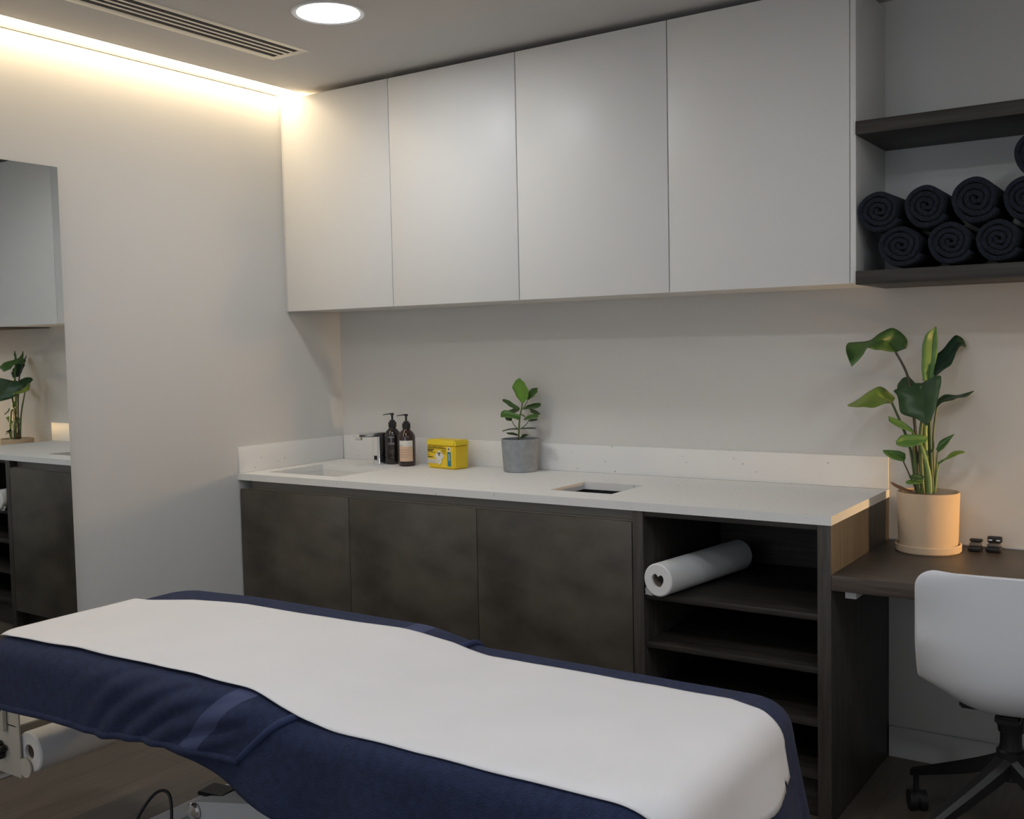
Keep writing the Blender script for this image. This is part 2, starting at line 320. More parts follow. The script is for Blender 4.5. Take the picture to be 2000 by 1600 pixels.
SMALL_LEAVES=[([[(1.042,-0.084,1.174),(1.052,-0.09,1.174),(1.062,-0.096,1.174)],[(1.016,-0.081,1.203),(1.052,-0.092,1.202),(1.088,-0.104,1.2)],[(1.001,-0.083,1.236),(1.047,-0.095,1.231),(1.091,-0.107,1.226)],[(1.018,-0.086,1.261),(1.047,-0.097,1.257),(1.076,-0.11,1.254)],[(1.042,-0.096,1.272),(1.046,-0.1,1.272),(1.05,-0.104,1.271)]],0),
([[(1.07,-0.084,1.187),(1.077,-0.09,1.186),(1.084,-0.096,1.186)],[(1.064,-0.065,1.215),(1.084,-0.077,1.207),(1.105,-0.089,1.2)],[(1.075,-0.051,1.229),(1.094,-0.063,1.223),(1.113,-0.075,1.216)],[(1.093,-0.046,1.232),(1.097,-0.05,1.231),(1.101,-0.054,1.229)]],1),
([[(1.033,-0.084,1.153),(1.033,-0.09,1.149),(1.034,-0.096,1.145)],[(1.0,-0.088,1.175),(1.008,-0.1,1.165),(1.016,-0.112,1.155)],[(0.983,-0.098,1.186),(0.988,-0.11,1.179),(0.994,-0.122,1.172)],[(0.975,-0.116,1.189),(0.976,-0.12,1.187),(0.977,-0.124,1.185)]],2),
([[(1.05,-0.084,1.151),(1.055,-0.09,1.149),(1.06,-0.096,1.147)],[(1.065,-0.068,1.164),(1.078,-0.08,1.158),(1.09,-0.092,1.151)],[(1.088,-0.058,1.171),(1.1,-0.07,1.162),(1.113,-0.082,1.153)],[(1.114,-0.056,1.172),(1.117,-0.06,1.166),(1.119,-0.064,1.16)]],2),
([[(1.034,-0.084,1.152),(1.035,-0.09,1.147),(1.035,-0.096,1.141)],[(0.993,-0.063,1.15),(1.001,-0.075,1.142),(1.008,-0.087,1.133)],[(0.961,-0.056,1.139),(0.964,-0.06,1.136),(0.968,-0.064,1.133)]],2),
([[(1.043,-0.094,1.124),(1.044,-0.1,1.116),(1.045,-0.106,1.107)],[(1.016,-0.098,1.135),(1.019,-0.11,1.125),(1.022,-0.122,1.114)],[(0.983,-0.108,1.145),(0.989,-0.12,1.131),(0.994,-0.132,1.118)],[(0.97,-0.118,1.139),(0.98,-0.13,1.129),(0.989,-0.142,1.118)],[(0.976,-0.136,1.128),(0.979,-0.14,1.123),(0.982,-0.144,1.119)]],1),
([[(1.003,-0.094,1.113),(1.005,-0.1,1.108),(1.007,-0.106,1.102)],[(0.986,-0.098,1.117),(0.994,-0.11,1.111),(1.002,-0.122,1.104)],[(0.984,-0.116,1.117),(0.987,-0.12,1.113),(0.991,-0.124,1.109)]],2),
([[(1.073,-0.074,1.149),(1.079,-0.08,1.144),(1.086,-0.086,1.139)],[(1.081,-0.048,1.145),(1.089,-0.06,1.136),(1.096,-0.072,1.127)],[(1.103,-0.036,1.126),(1.103,-0.04,1.125),(1.102,-0.044,1.124)]],2),
([[(1.058,-0.094,1.11),(1.063,-0.1,1.108),(1.068,-0.106,1.105)],[(1.097,-0.103,1.129),(1.109,-0.115,1.123),(1.122,-0.127,1.116)],[(1.148,-0.126,1.13),(1.149,-0.13,1.125),(1.15,-0.134,1.12)]],1),
([[(1.082,-0.094,1.105),(1.087,-0.1,1.103),(1.093,-0.106,1.102)],[(1.096,-0.088,1.11),(1.105,-0.1,1.107),(1.114,-0.112,1.104)],[(1.124,-0.096,1.112),(1.126,-0.1,1.109),(1.127,-0.104,1.107)]],2),
([[(1.023,-0.084,1.071),(1.027,-0.09,1.069),(1.031,-0.096,1.067)],[(0.991,-0.093,1.07),(0.999,-0.105,1.069),(1.007,-0.117,1.067)],[(0.969,-0.116,1.062),(0.972,-0.12,1.061),(0.975,-0.124,1.06)]],3),
([[(1.042,-0.084,1.073),(1.046,-0.09,1.072),(1.05,-0.096,1.07)],[(1.06,-0.063,1.074),(1.068,-0.075,1.073),(1.075,-0.087,1.071)],[(1.091,-0.056,1.073),(1.092,-0.06,1.072),(1.094,-0.064,1.07)]],3),
([[(1.028,-0.094,1.048),(1.031,-0.1,1.046),(1.035,-0.106,1.043)],[(1.016,-0.108,1.056),(1.021,-0.12,1.052),(1.027,-0.132,1.049)],[(1.002,-0.136,1.057),(1.006,-0.14,1.055),(1.01,-0.144,1.053)]],3),
([[(1.04,-0.094,1.034),(1.046,-0.1,1.032),(1.052,-0.106,1.03)],[(1.061,-0.103,1.05),(1.072,-0.115,1.045),(1.084,-0.127,1.041)],[(1.1,-0.126,1.052),(1.101,-0.13,1.05),(1.102,-0.134,1.049)]],3),
([[(1.042,-0.094,1.131),(1.046,-0.1,1.129),(1.05,-0.106,1.128)],[(1.055,-0.098,1.128),(1.063,-0.11,1.127),(1.071,-0.122,1.125)],[(1.082,-0.116,1.121),(1.084,-0.12,1.12),(1.085,-0.124,1.12)]],2)]
SMALL_STEMS=[([(1.03,-0.09,1.024),(1.036,-0.09,1.106),(1.047,-0.09,1.151),(1.051,-0.09,1.174)],0.004,0),
([(1.03,-0.09,1.068),(1.013,-0.095,1.085),(1.004,-0.1,1.107)],0.002,0),
([(1.04,-0.09,1.069),(1.071,-0.095,1.089),(1.089,-0.1,1.108)],0.002,0),
([(1.05,-0.09,1.147),(1.07,-0.09,1.172),(1.078,-0.09,1.188)],0.002,0)]

# ================================================================== ROOM
struct(box('floor', (-.2, XR + .2, YF - .2, .2, -.1, 0), M_floor, bev=0, at=(0, 0, 0)))
struct(box('wall_left', (-.2, 0, YF - .2, .2, 0, 2.75), M_wall, bev=0))
struct(box('wall_back', (0, XR, 0, .2, 0, 2.75), M_wall, bev=0))
struct(box('wall_right', (XR, XR + .2, YF - .2, .2, 0, 2.75), M_wall, bev=0))
q = MB()
q.box(0, .9, YF - .2, YF, 0, 2.75, M_wall); q.box(3.5, XR, YF - .2, YF, 0, 2.75, M_wall)
q.box(.9, 3.5, YF - .2, YF, 0, .85, M_wall); q.box(.9, 3.5, YF - .2, YF, 2.15, 2.75, M_wall)
struct(q.build('wall_front', at=(2, YF, 0)))
q = MB()
for b in ((.9, 3.5, .85, .9), (.9, 3.5, 2.1, 2.15), (.9, .95, .9, 2.1), (3.45, 3.5, .9, 2.1), (2.18, 2.22, .9, 2.1)):
    q.box(b[0], b[1], YF - .14, YF - .06, b[2], b[3], M_trim, bev=.003)
struct(q.build('window_1', at=(2.2, YF - .1, .85)))
# ceiling with the slot of the light strip along the left wall
SW = .105
struct(box('ceiling', (SW, XR, YF, 0, H, H + .12), M_ceil, bev=0, at=(SW, 0, H)))
struct(box('trim_1', (0, SW, YF, 0, H + .03, H + .12), M_trim, bev=0, at=(0, 0, H + .03)))
q = MB(); q.box(XC + .002, XR, -.016, 0, 0, .103, M_trim, bev=.003)
struct(q.build('baseboard_back', at=(3.4, 0, 0)))
struct(box('baseboard_left', (0, .015, YF, -.635, 0, .103), M_trim, bev=.003, at=(0, -2, 0)))
struct(box('baseboard_right', (XR - .015, XR, YF, -.016, 0, .103), M_trim, bev=.003, at=(XR, -2, 0)))

# ================================================================== CEILING FITTINGS
t = thing('linear_ceiling_light', (.0525, -2, H), 'long warm white recessed light strip glowing where ceiling meets the left wall', 'ceiling light')
box('diffuser', (.006, SW - .002, YF + .02, -.005, H + .006, H + .02), M_strip, t, bev=0)
box('trim_lip', (0.0005, .005, YF + .02, -.34, H - .004, H + .02), M_rail, t, bev=0)
# downlight
def downlight(x, y, label):
    t = thing('downlight', (x, y, H), label, 'ceiling light')
    MB().lathe((x, y, H), [(.119, .004), (.119, -.003), (.114, -.006), (.101, -.004), (.099, .002), (.099, .006)], M_trim, 48, cap0=False, cap1=False).build('trim_ring', t)
    MB().lathe((x, y, H), [(.099, .002), (.099, -.0015)], M_lens, 48).build('lens', t)
    return t
downlight(.942, -1.016, 'round white recessed downlight, switched on, beside the air vent')
downlight(2.9, -2.35, 'round recessed ceiling downlight over the foot of the treatment table')
downlight(3.75, -1.9, 'round recessed ceiling downlight above and behind the desk chair')
downlight(1.75, -2.4, 'round recessed ceiling downlight over the head of the treatment table')
downlight(3.75, -3.3, 'round recessed ceiling downlight near the right wall')
# linear vent
vx0, vx1, vy0, vy1 = .394, .583, -2.35, -.737
t = thing('air_vent', ((vx0 + vx1) / 2, -1.54, H), 'long cream slotted air vent set in the ceiling beside the round downlight', 'vent')
q = MB(); za, zb_ = H - .0022, H + .003
q.box(vx0, vx0 + .034, vy0, vy1, za, zb_, M_vent, bev=.0008); q.box(vx1 - .026, vx1, vy0, vy1, za, zb_, M_vent, bev=.0008)
q.box(vx0 + .030, vx1 - .022, vy1 - .030, vy1, za, zb_, M_vent, bev=.0008); q.box(vx0 + .030, vx1 - .022, vy0, vy0 + .030, za, zb_, M_vent, bev=.0008)
q.build('frame', t)
box('backing', (vx0 + .032, vx1 - .024, vy0 + .03, vy1 - .03, H - .0008, H - .0002), M_void, t, bev=0)
gx0, gx1 = vx0 + .034, vx1 - .026
for k in range(3):
    c = gx0 + (gx1 - gx0) * (k + 1) / 4
    box('louvre_bar', (c - .0062, c + .0062, vy0 + .03, vy1 - .03, H - .0020, H - .0009), M_vent, t, bev=.0003)

# ================================================================== MIRROR
t = thing('wall_mirror', (0, -2.2, 1.02), 'tall frameless mirror on the left wall reflecting cabinets and plant', 'mirror')
PHI = radians(.65)
TM = Matrix.Translation((.0225, -1.402, 0)) @ Matrix.Rotation(-PHI, 4, 'Z')   # right edge stands slightly proud of the wall
def mbox(name, x0, x1, y0, y1, z0, z1, m):
    bb = bmesh.new(); bmesh.ops.create_cube(bb, size=1)
    for v in bb.verts: v.co = Vector(((x0 + x1) / 2 + v.co.x * (x1 - x0), (y0 + y1) / 2 + v.co.y * (y1 - y0), (z0 + z1) / 2 + v.co.z * (z1 - z0)))
    return MB().add(bb, m, TM).build(name, t, flat=True)
mbox('mirror_glass', -.0005, 0, -1.6, 0, .02, 2.045, M_mir)
mbox('backing', -.005, -.0006, -1.599, -.001, .021, 2.044, M_medge)

# ================================================================== UPPER CABINETS
UB, UT, UD = 1.5676, 2.4637, .333
xs = [.012, .604, 1.2075, 1.811, 2.412]
names = ['white wall cabinet nearest the left wall, door glowing warm from the light strip',
         'second white wall cabinet from the left, above the pump bottles',
         'third white wall cabinet from the left, above the small potted plant',
         'rightmost white wall cabinet, beside the towel shelf']
for k in range(4):
    a, b = xs[k], xs[k + 1]
    t = thing('wall_cabinet', ((a + b) / 2, -.16, UB), names[k], 'cabinet', 'white wall cabinets')
    q = MB()
    q.box(a + .0005, a + .018, -UD + .021, -.001, UB + .002, UT, M_carc); q.box(b - .018, b - .0005, -UD + .021, -.001, UB + .002, UT, M_carc)
    q.box(a + .018, b - .018, -UD + .021, -.001, UB + .002, UB + .02, M_carc); q.box(a + .018, b - .018, -UD + .021, -.001, UT - .018, UT, M_carc)
    q.box(a + .018, b - .018, -.02, -.001, UB + .02, UT - .018, M_carc)
    q.build('body', t)
    box('door', (a + .0018, b - .0018, -UD, -UD + .019, UB, UT), M_door, t, bev=.0012)
tag(box('filler_strip', (.0005, .010, -UD + .004, -.3, UB, UT), M_carc, bev=.0005), 'narrow white filler strip between left wall and first wall cabinet', 'filler strip')
tag(box('end_panel', (2.4125, 2.4297, -UD, -.0005, UB, UT), M_door, bev=.001), 'white end panel on the right side of the wall cabinets', 'panel')

# ================================================================== OPEN WALL SHELVES
tag(box('wall_shelf', (2.4305, XR - .001, -.3427, -.0005, 2.0086, 2.0489), M_dwx, bev=.0015), 'upper dark wood shelf board, empty, right of the white cabinets', 'shelf')
tag(box('wall_shelf', (2.4305, XR - .001, -.3427, -.0005, 1.5625, 1.6035), M_dwx, bev=.0015), 'lower dark wood shelf board carrying the rolled navy towels', 'shelf')

# rolled towels
def roll_mesh(seed):
    random.seed(seed)
    q = MB(); n = 150; turns = 3.6; rout = .069; th = .0165
    out = []; inn = []
    for i in range(n + 1):
        f = i / n; a = f * turns * 2 * pi + seed
        r = rout - (1 - f) * (rout - .010)
        r += .0042 * fbm(a * 1.1, seed) + .0012 * sin(a * 2 + seed)
        out.append((r * cos(a), r * sin(a))); inn.append(((r - th) * cos(a), (r - th) * sin(a)) if r > th + .002 else (.002 * cos(a), .002 * sin(a)))
    L = .29
    ys = [-.145, -.141, -.13, -.06, .0, .06, .14, .145]
    rings = []
    for y in ys:
        g = .0035 if abs(y) > .144 else (.0015 if abs(y) > .14 else 0)
        ring = []
        for k, (x, z) in enumerate(out):
            d = math.hypot(x, z) or 1; ring.append((x - x / d * g, y + .002 * fbm(k * .15, y * 9, seed), z - z / d * g))
        for k in range(len(inn) - 1, -1, -1):
            x, z = inn[k]; d = math.hypot(x, z) or 1; ring.append((x + x / d * g, y + .002 * fbm(k * .15, y * 9, seed), z + z / d * g))
        rings.append(ring)
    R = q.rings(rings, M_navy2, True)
    N = len(out)
    for Rg, flip in ((R[0], 1), (R[-1], 0)):
        for k in range(N - 1):
            f = (Rg[k], Rg[k + 1], Rg[2 * N - 2 - k], Rg[2 * N - 1 - k])
            try: g = q.bm.faces.new(f if not flip else f[::-1])
            except ValueError: continue
            g.smooth = True
    return q
rolls = [  # x, z, scale x, scale z, spin, label
    (2.556, 1.6705, 1.02, .95, 0, 'rolled navy towel, bottom row, leftmost on the lower shelf'),
    (2.694, 1.6715, .98, .97, 1.7, 'rolled navy towel, bottom row, second from the left'),
    (2.828, 1.670, .95, .95, 3.2, 'rolled navy towel, bottom row, third from the left, near the photo edge'),
    (2.500, 1.778, 1.0, .96, 4.1, 'rolled navy towel in the second row, against the white end panel'),
    (2.628, 1.782, .96, 1.0, 5.0, 'rolled navy towel in the second row, second from the end panel'),
    (2.762, 1.789, 1.02, 1.05, .8, 'rolled navy towel in the second row, third from the end panel'),
    (2.893, 1.782, .92, .98, 2.4, 'rolled navy towel in the second row, under the topmost roll'),
    (2.960, 1.6705, .95, .95, 3.9, 'rolled navy towel, bottom row, fourth from the left'),
    (3.022, 1.782, .95, .98, 5.6, 'rolled navy towel in the second row, fifth from the end panel'),
    (2.926, 1.902, 1.02, 1.04, 1.1, 'rolled navy towel, topmost of the stack, alone on the third row')]
proto = None
for x, z, sx, sz, sp, lab in rolls:
    if proto is None:
        proto = roll_mesh(2.0).build('rolled_towel', at=(0, 0, 0)); o = proto
    else:
        o = proto.copy(); COL.objects.link(o)
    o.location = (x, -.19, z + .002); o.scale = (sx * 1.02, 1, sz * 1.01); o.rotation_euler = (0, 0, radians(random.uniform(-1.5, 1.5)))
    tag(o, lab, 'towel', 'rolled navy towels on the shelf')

# ================================================================== BASE CABINETS
def worktop():
    ct = .0267; x0, x1, y0, y1 = 0.0005, XC, -CD, -.0005
    X = [x0, .085, .475, 1.43, 1.672, x1]; Y = [y0, -.545, -.503, -.265, -.225, y1]
    q = MB(); bm = q.bm; k = q.mi(M_quartz)
    def hole(i, j):
        xm = (X[i] + X[i + 1]) / 2; ym = (Y[j] + Y[j + 1]) / 2
        return (.085 < xm < .475 and -.545 < ym < -.225) or (1.43 < xm < 1.672 and -.503 < ym < -.265)
    vt = {}
    def V(i, j, t):
        if (i, j, t) not in vt: vt[(i, j, t)] = bm.verts.new((X[i], Y[j], CT if t else CT - ct))
        return vt[(i, j, t)]
    nx, ny = len(X) - 1, len(Y) - 1
    for i in range(nx):
        for j in range(ny):
            if hole(i, j): continue
            bm.faces.new((V(i, j, 1), V(i + 1, j, 1), V(i + 1, j + 1, 1), V(i, j + 1, 1)))
            bm.faces.new((V(i, j, 0), V(i, j + 1, 0), V(i + 1, j + 1, 0), V(i + 1, j, 0)))
            for (di, dj, a, b) in ((-1, 0, (i, j), (i, j + 1)), (1, 0, (i + 1, j + 1), (i + 1, j)), (0, -1, (i + 1, j), (i, j)), (0, 1, (i, j + 1), (i + 1, j + 1))):
                I, J = i + di, j + dj
                if I < 0 or J < 0 or I >= nx or J >= ny or hole(I, J):
                    bm.faces.new((V(*a, 1), V(*b, 1), V(*b, 0), V(*a, 0)))
    E = [e for e in bm.edges if len(e.link_faces) == 2 and e.calc_face_angle(0) > 1]
    bmesh.ops.bevel(bm, geom=E, offset=.0015, segments=2, affect='EDGES')
    o = q.build('worktop', at=(1.2, -.3, CT)); return o
tag(worktop(), 'long white speckled quartz worktop with square waste opening and sink cut-out', 'worktop')
tag(MB().box(.0125, XC - .001, -.0125, -.0005, CT + .0005, 1.0075, M_quartz, bev=.001).build('upstand', at=(1.2, 0, CT)), 'white speckled quartz upstand along the back wall behind the bottles', 'upstand')
tag(MB().box(.0005, .012, -CD, -.0135, CT + .0005, 1.0075, M_quartz, bev=.001).build('upstand', at=(0, -.3, CT)), 'short white quartz upstand on the left wall beside the sink', 'upstand')
CB = CT - .0272
# sink basin
q = MB(); zb = .775; sx0, sx1, sy0, sy1 = .078, .482, -.552, -.218
q.box(sx0, sx1, sy0, sy1, zb - .008, zb, M_ceram, bev=.002)
q.box(sx0, sx0 + .007, sy0, sy1, zb, CB, M_ceram, bev=.001); q.box(sx1 - .007, sx1, sy0, sy1, zb, CB, M_ceram, bev=.001)
q.box(sx0, sx1, sy0, sy0 + .007, zb, CB, M_ceram, bev=.001); q.box(sx0, sx1, sy1 - .007, sy1, zb, CB, M_ceram, bev=.001)
t = thing('sink', (.3, -.385, zb), 'white rectangular undermount sink at the left end of the worktop', 'sink')
q.build('basin', t)
MB().lathe((.28, -.36, zb), [(.03, .0), (.03, .003), (.022, .002), (.008, .0015)], M_chrome, 24).build('drain', t)

doorx = [.006, .606, 1.206, 1.812]
PL = .10
labs = ['dark brown concrete-look base cabinet against the left wall, under the sink', 'middle dark brown concrete-look base cabinet, under the yellow box',
        'dark brown concrete-look base cabinet directly left of the open shelves']
for k in range(3):
    a, b = doorx[k], doorx[k + 1]
    t = thing('base_cabinet', ((a + b) / 2, -.3, 0), labs[k], 'cabinet', 'dark base cabinets')
    q = MB()
    q.box(a, a + .016, -CD + .022, -.001, PL, CB - .049, M_conc); q.box(b - .016, b, -CD + .022, -.001, PL, CB - .049, M_conc)
    q.box(a + .016, b - .016, -CD + .022, -.001, PL, PL + .018, M_conc); q.box(a + .016, b - .016, -.02, -.001, PL + .018, .74, M_conc)
    q.build('body', t)
    box('door', (a + .0012, b - .0012, -CD + .003, -CD + .021, PL, .836), M_conc, t, bev=.001)
    box('plinth', (a, b, -CD + .06, -CD + .075, 0, PL - .001), M_dwx, t, bev=0)
# recessed grip rail under the worktop
q = MB()
q.box(.03, 1.812, -CD + .045, -CD + .052, .828, CB, M_rail); q.box(.03, 1.812, -CD + .0215, -CD + .0515, .826, .832, M_rail)
q.box(.03, 1.812, -CD + .0215, -CD + .025, .832, .838, M_rail)
tag(q.build('grip_rail', at=(.9, -.58, .83)), 'recessed bronze grip rail running between the worktop and the dark doors', 'handle rail')
# open shelving unit
a, b = 1.814, XC - .001
t = thing('open_shelf_unit', ((a + b) / 2, -.3, 0), 'open dark wood shelving unit at the right end under the worktop', 'shelving unit')
box('side_panel', (a, a + .038, -CD + .003, -.001, 0, CB), M_dwz, t)
box('side_panel', (b - .040, b, -CD + .003, -.001, 0, CB), M_dwz, t)
box('top_rail', (a + .0385, b - .0405, -CD + .006, -.001, CB - .016, CB), M_dwx, t)
box('back_panel', (a + .0385, b - .0405, -.014, -.002, .06, CB - .017), M_dwx, t, bev=0)
for z in (.612, .457, .300, .145):
    box('shelf', (a + .0385, b - .0405, -CD + .012, -.0145, z - .019, z), M_dwx, t)
box('plinth', (a + .0385, b - .0405, -CD + .05, -CD + .066, 0, .12), M_dwx, t, bev=0)
# waste bin below the opening
q = MB(); bx0, bx1, by0, by1, bt, bb = 1.425, 1.677, -.508, -.26, CB - .001, .45
q.box(bx0, bx1, by0, by1, bb, bb + .006, M_void)
q.box(bx0, bx0 + .004, by0, by1, bb, bt, M_void); q.box(bx1 - .004, bx1, by0, by1, bb, bt, M_void)
q.box(bx0, bx1, by0, by0 + .004, bb, bt, M_void); q.box(bx0, bx1, by1 - .004, by1, bb, bt, M_void)
tag(q.build('waste_chute', at=(1.55, -.38, bb)), 'black liner of the waste chute seen through the square worktop opening', 'waste bin')

# paper roll on the shelf
c0 = Vector((1.912, -.655, .665)); c1 = Vector((1.985, -.17, .667))
def roll(name, c0, c1, r, rc, label, body=M_paper, heart=False):
    t = thing(name, tuple(c0 + Vector((0, 0, -r))), label, 'paper roll')
    d = (c1 - c0).normalized(); s = d.cross(Vector((0, 0, 1))).normalized(); u = s.cross(d)
    def ring(c, rr, n=48, hs=0):
        o = []
        for i in range(n):
            a = 2 * pi * i / n; k = rr
            if hs: k = rr * (1 - .45 * math.exp(-((a - pi * .5 + .15) / .32) ** 2) + .05 * sin(3 * a))
            o.append(c + s * k * cos(a) + u * k * sin(a))
        return o
    h = 1 if heart else 0
    q = MB()
    q.rings([ring(c0 + d * .06, rc, hs=h), ring(c0, rc, hs=h), ring(c0 + d * .0, r - .004), ring(c0 + d * .004, r), ring(c1 - d * .004, r), ring(c1, r - .004), ring(c1, rc), ring(c1 - d * .05, rc)], body)
    q.build('paper', t)
    q = MB(); L = (c1 - c0).length
    q.rings([ring(c0 + d * .008, rc * .98, hs=h), ring(c0 + d * .06, rc * .95), ring(c1 - d * .01, rc * .95)], M_core, True, False, True)
    q.rings([ring(c0 + d * .008, rc * .90, hs=h), ring(c0 + d * .06, rc * .86)], M_core, True, False, True)
    q.rings([ring(c0 + d * .008, rc * .98, hs=h), ring(c0 + d * .008, rc * .90, hs=h)], M_core)
    q.build('cardboard_core', t)
    return t
t = roll('paper_roll', c0, c1, .052, .022, 'white couch paper roll lying on the top open shelf, sticking out', heart=True)
q = MB(); random.seed(3); P = []
for i in range(7):
    P.append([(1.862 + i * .008 + random.uniform(-.003, .003), -.640 + random.uniform(-.006, .006), .6125 + j * .006 * (1 + .5 * random.random())) for j in range(4)])
q.grid(P, M_clear).build('plastic_wrap', t, solid=.0006)

# ================================================================== DESK
t = thing('desk', (3.35, -.32, DK), 'dark wood wall-hung desk top right of the worktop, carrying the large potted plant', 'desk')
box('desktop', (XC + .0005, XR - .001, -CD, -.0005, DK - .0436, DK), M_desk, t)
box('bracket', (XC + .03, XC + .062, -CD + .03, -CD + .25, DK - .068, DK - .0441), M_trim, t)
box('bracket', (XC + .001, XC + .03, -CD + .05, -CD + .25, DK - .05, DK - .0441), M_trim, t, bev=.0005)
box('sealant_bead', (XC + .002, XR - .002, -.006, -.0006, DK + .0002, DK + .005), M_trim, t, bev=.001)

# ================================================================== PLANTS
def leaf(rows, m, parent, rib=None, cup=.012, thick=.0011, name='leaf'):
    n = len(rows); A = catmull([r[0] for r in rows], 4); Mi = catmull([r[1] for r in rows], 4); B = catmull([r[2] for r in rows], 4)
    q = MB(); G = []
    for i in range(len(A)):
        a, m_, b = A[i], Mi[i], B[i]; w_ = (a - b).length
        cy = Vector((0, min(cup, w_ * .22), 0))
        e = Vector((0, .0025 * sin(i * 1.4), 0))
        wr = .06 * w_
        row = [a + e, a.lerp(m_, .4) + cy * .45 + Vector((0, wr * .2 * sin(i * .8), 0)), a.lerp(m_, .9) + cy * .95, m_ + cy * 1.15, m_.lerp(b, .1) + cy * .95, m_.lerp(b, .6) + cy * .45 - Vector((0, wr * .2 * sin(i * .8), 0)), b - e]
        G.append(row)
    def mf(i, j): return rib if (rib and j in (2, 3) and i < len(G) - 3) else m
    q.grid(G, m, mf)
    o = q.build(name, parent, solid=thick, soff=0, angle=60)
    return o
def stalk(P, r, m, parent, name='stalk'):
    return MB().tube(catmull(P, 6), r, m, 10, r1=r * .62).build(name, parent)

PX, PY = 2.597, -.14
t = thing('potted_plant', (PX, PY, DK + .0004), 'large leafy plant with broad paddle leaves in a sand-coloured pot on the desk', 'potted plant')
MB().lathe((PX, PY, DK + .0004), [(.094, 0), (.0975, .004), (.0985, .022), (.096, .026), (.0925, .0245), (.091, .012), (.0905, .010)], M_pot, 56).build('saucer', t)
z0 = DK + .0105
MB().lathe((PX, PY, z0), [(.082, 0), (.0865, .003), (.0885, .03), (.0925, .172), (.0925, .1755), (.0905, .177), (.0875, .1755), (.0865, .165), (.085, .12)], M_pot, 56, cap1=False).build('pot', t)
MB().lathe((PX, PY, z0), [(.0855, .150), (.0855, .152), (.05, .156), (.02, .157)], M_soil, 40).build('soil', t)
for rows, tone in BIG_LEAVES:
    leaf(rows, LT[tone], t, rib=None if tone in (3, 5) else None, cup=.014)
for P, r, tone in BIG_STALKS: 
    P = [tuple(p) for p in P]; stalk(P, r, ST[tone], t)

SX, SY = 1.034, -.085
t = thing('potted_plant', (SX, SY, CT), 'small young plant with oval leaves in a grey concrete pot on the worktop', 'potted plant')
MB().lathe((SX, SY, CT), [(.066, .0005), (.0685, .003), (.0695, .02), (.076, .126), (.076, .129), (.0745, .131), (.0715, .129), (.070, .12), (.068, .08)], M_gpot, 56, cap1=False).build('pot', t)
MB().lathe((SX, SY, CT), [(.0695, .108), (.0695, .110), (.03, .115), (.01, .116)], M_soil, 40).build('soil', t)
for rows, tone in SMALL_LEAVES: leaf(rows, SL[tone], t, cup=.006, thick=.001)
for P, r, tone in SMALL_STEMS: stalk(P, r, ST[tone], t, 'stem')

# ================================================================== FAUCET, BOTTLES, SHARPS BOX
FX, FY = .318, -.118
t = thing('faucet', (FX, FY, CT), 'chrome sensor faucet standing behind the sink, spout pointing forward', 'faucet')
q = MB()
def rrect(cx, cy, hx, hy, r, z, n=6):
    o = []
    for qx, qy, a0 in ((1, 1, 0), (-1, 1, pi / 2), (-1, -1, pi), (1, -1, 3 * pi / 2)):
        for k in range(n + 1):
            a = a0 + pi / 2 * k / n; o.append((cx + qx * (hx - r) + r * cos(a), cy + qy * (hy - r) + r * sin(a), z))
    return o
q.rings([rrect(FX, FY, .021, .024, .007, CT + z) for z in (0.0003, .003)] + [rrect(FX, FY, .0215, .023, .008, CT + z) for z in (.004, .118, .121)], M_chrome, True, True, True)
q.build('column', t)
q = MB(); rr = []
for k in range(9):
    f = k / 8; y = FY + .02 - .165 * f; z = CT + .128 + .006 * f
    hz = .012 * (1 - .30 * f); ring = []
    for p in rrect(FX, 0, .0215 - .002 * f, hz, min(.006, hz * .8), 0): ring.append((p[0], y, z + p[1]))
    rr.append(ring)
q.rings(rr, M_chrome, True, True, True); q.build('spout', t)
MB().lathe((FX, FY - .128, CT + .112), [(.012, 0), (.0155, .003), (.0155, .016), (.012, .018)], M_chrome, 24).build('aerator', t)
box('sensor_window', (FX - .008, FX + .008, FY - .0242, FY - .0229, CT + .02, CT + .038), M_black, t, bev=.0004)
box('side_button', (FX + .0214, FX + .0224, FY - .006, FY + .006, CT + .02, CT + .034), M_black, t, bev=.0004)

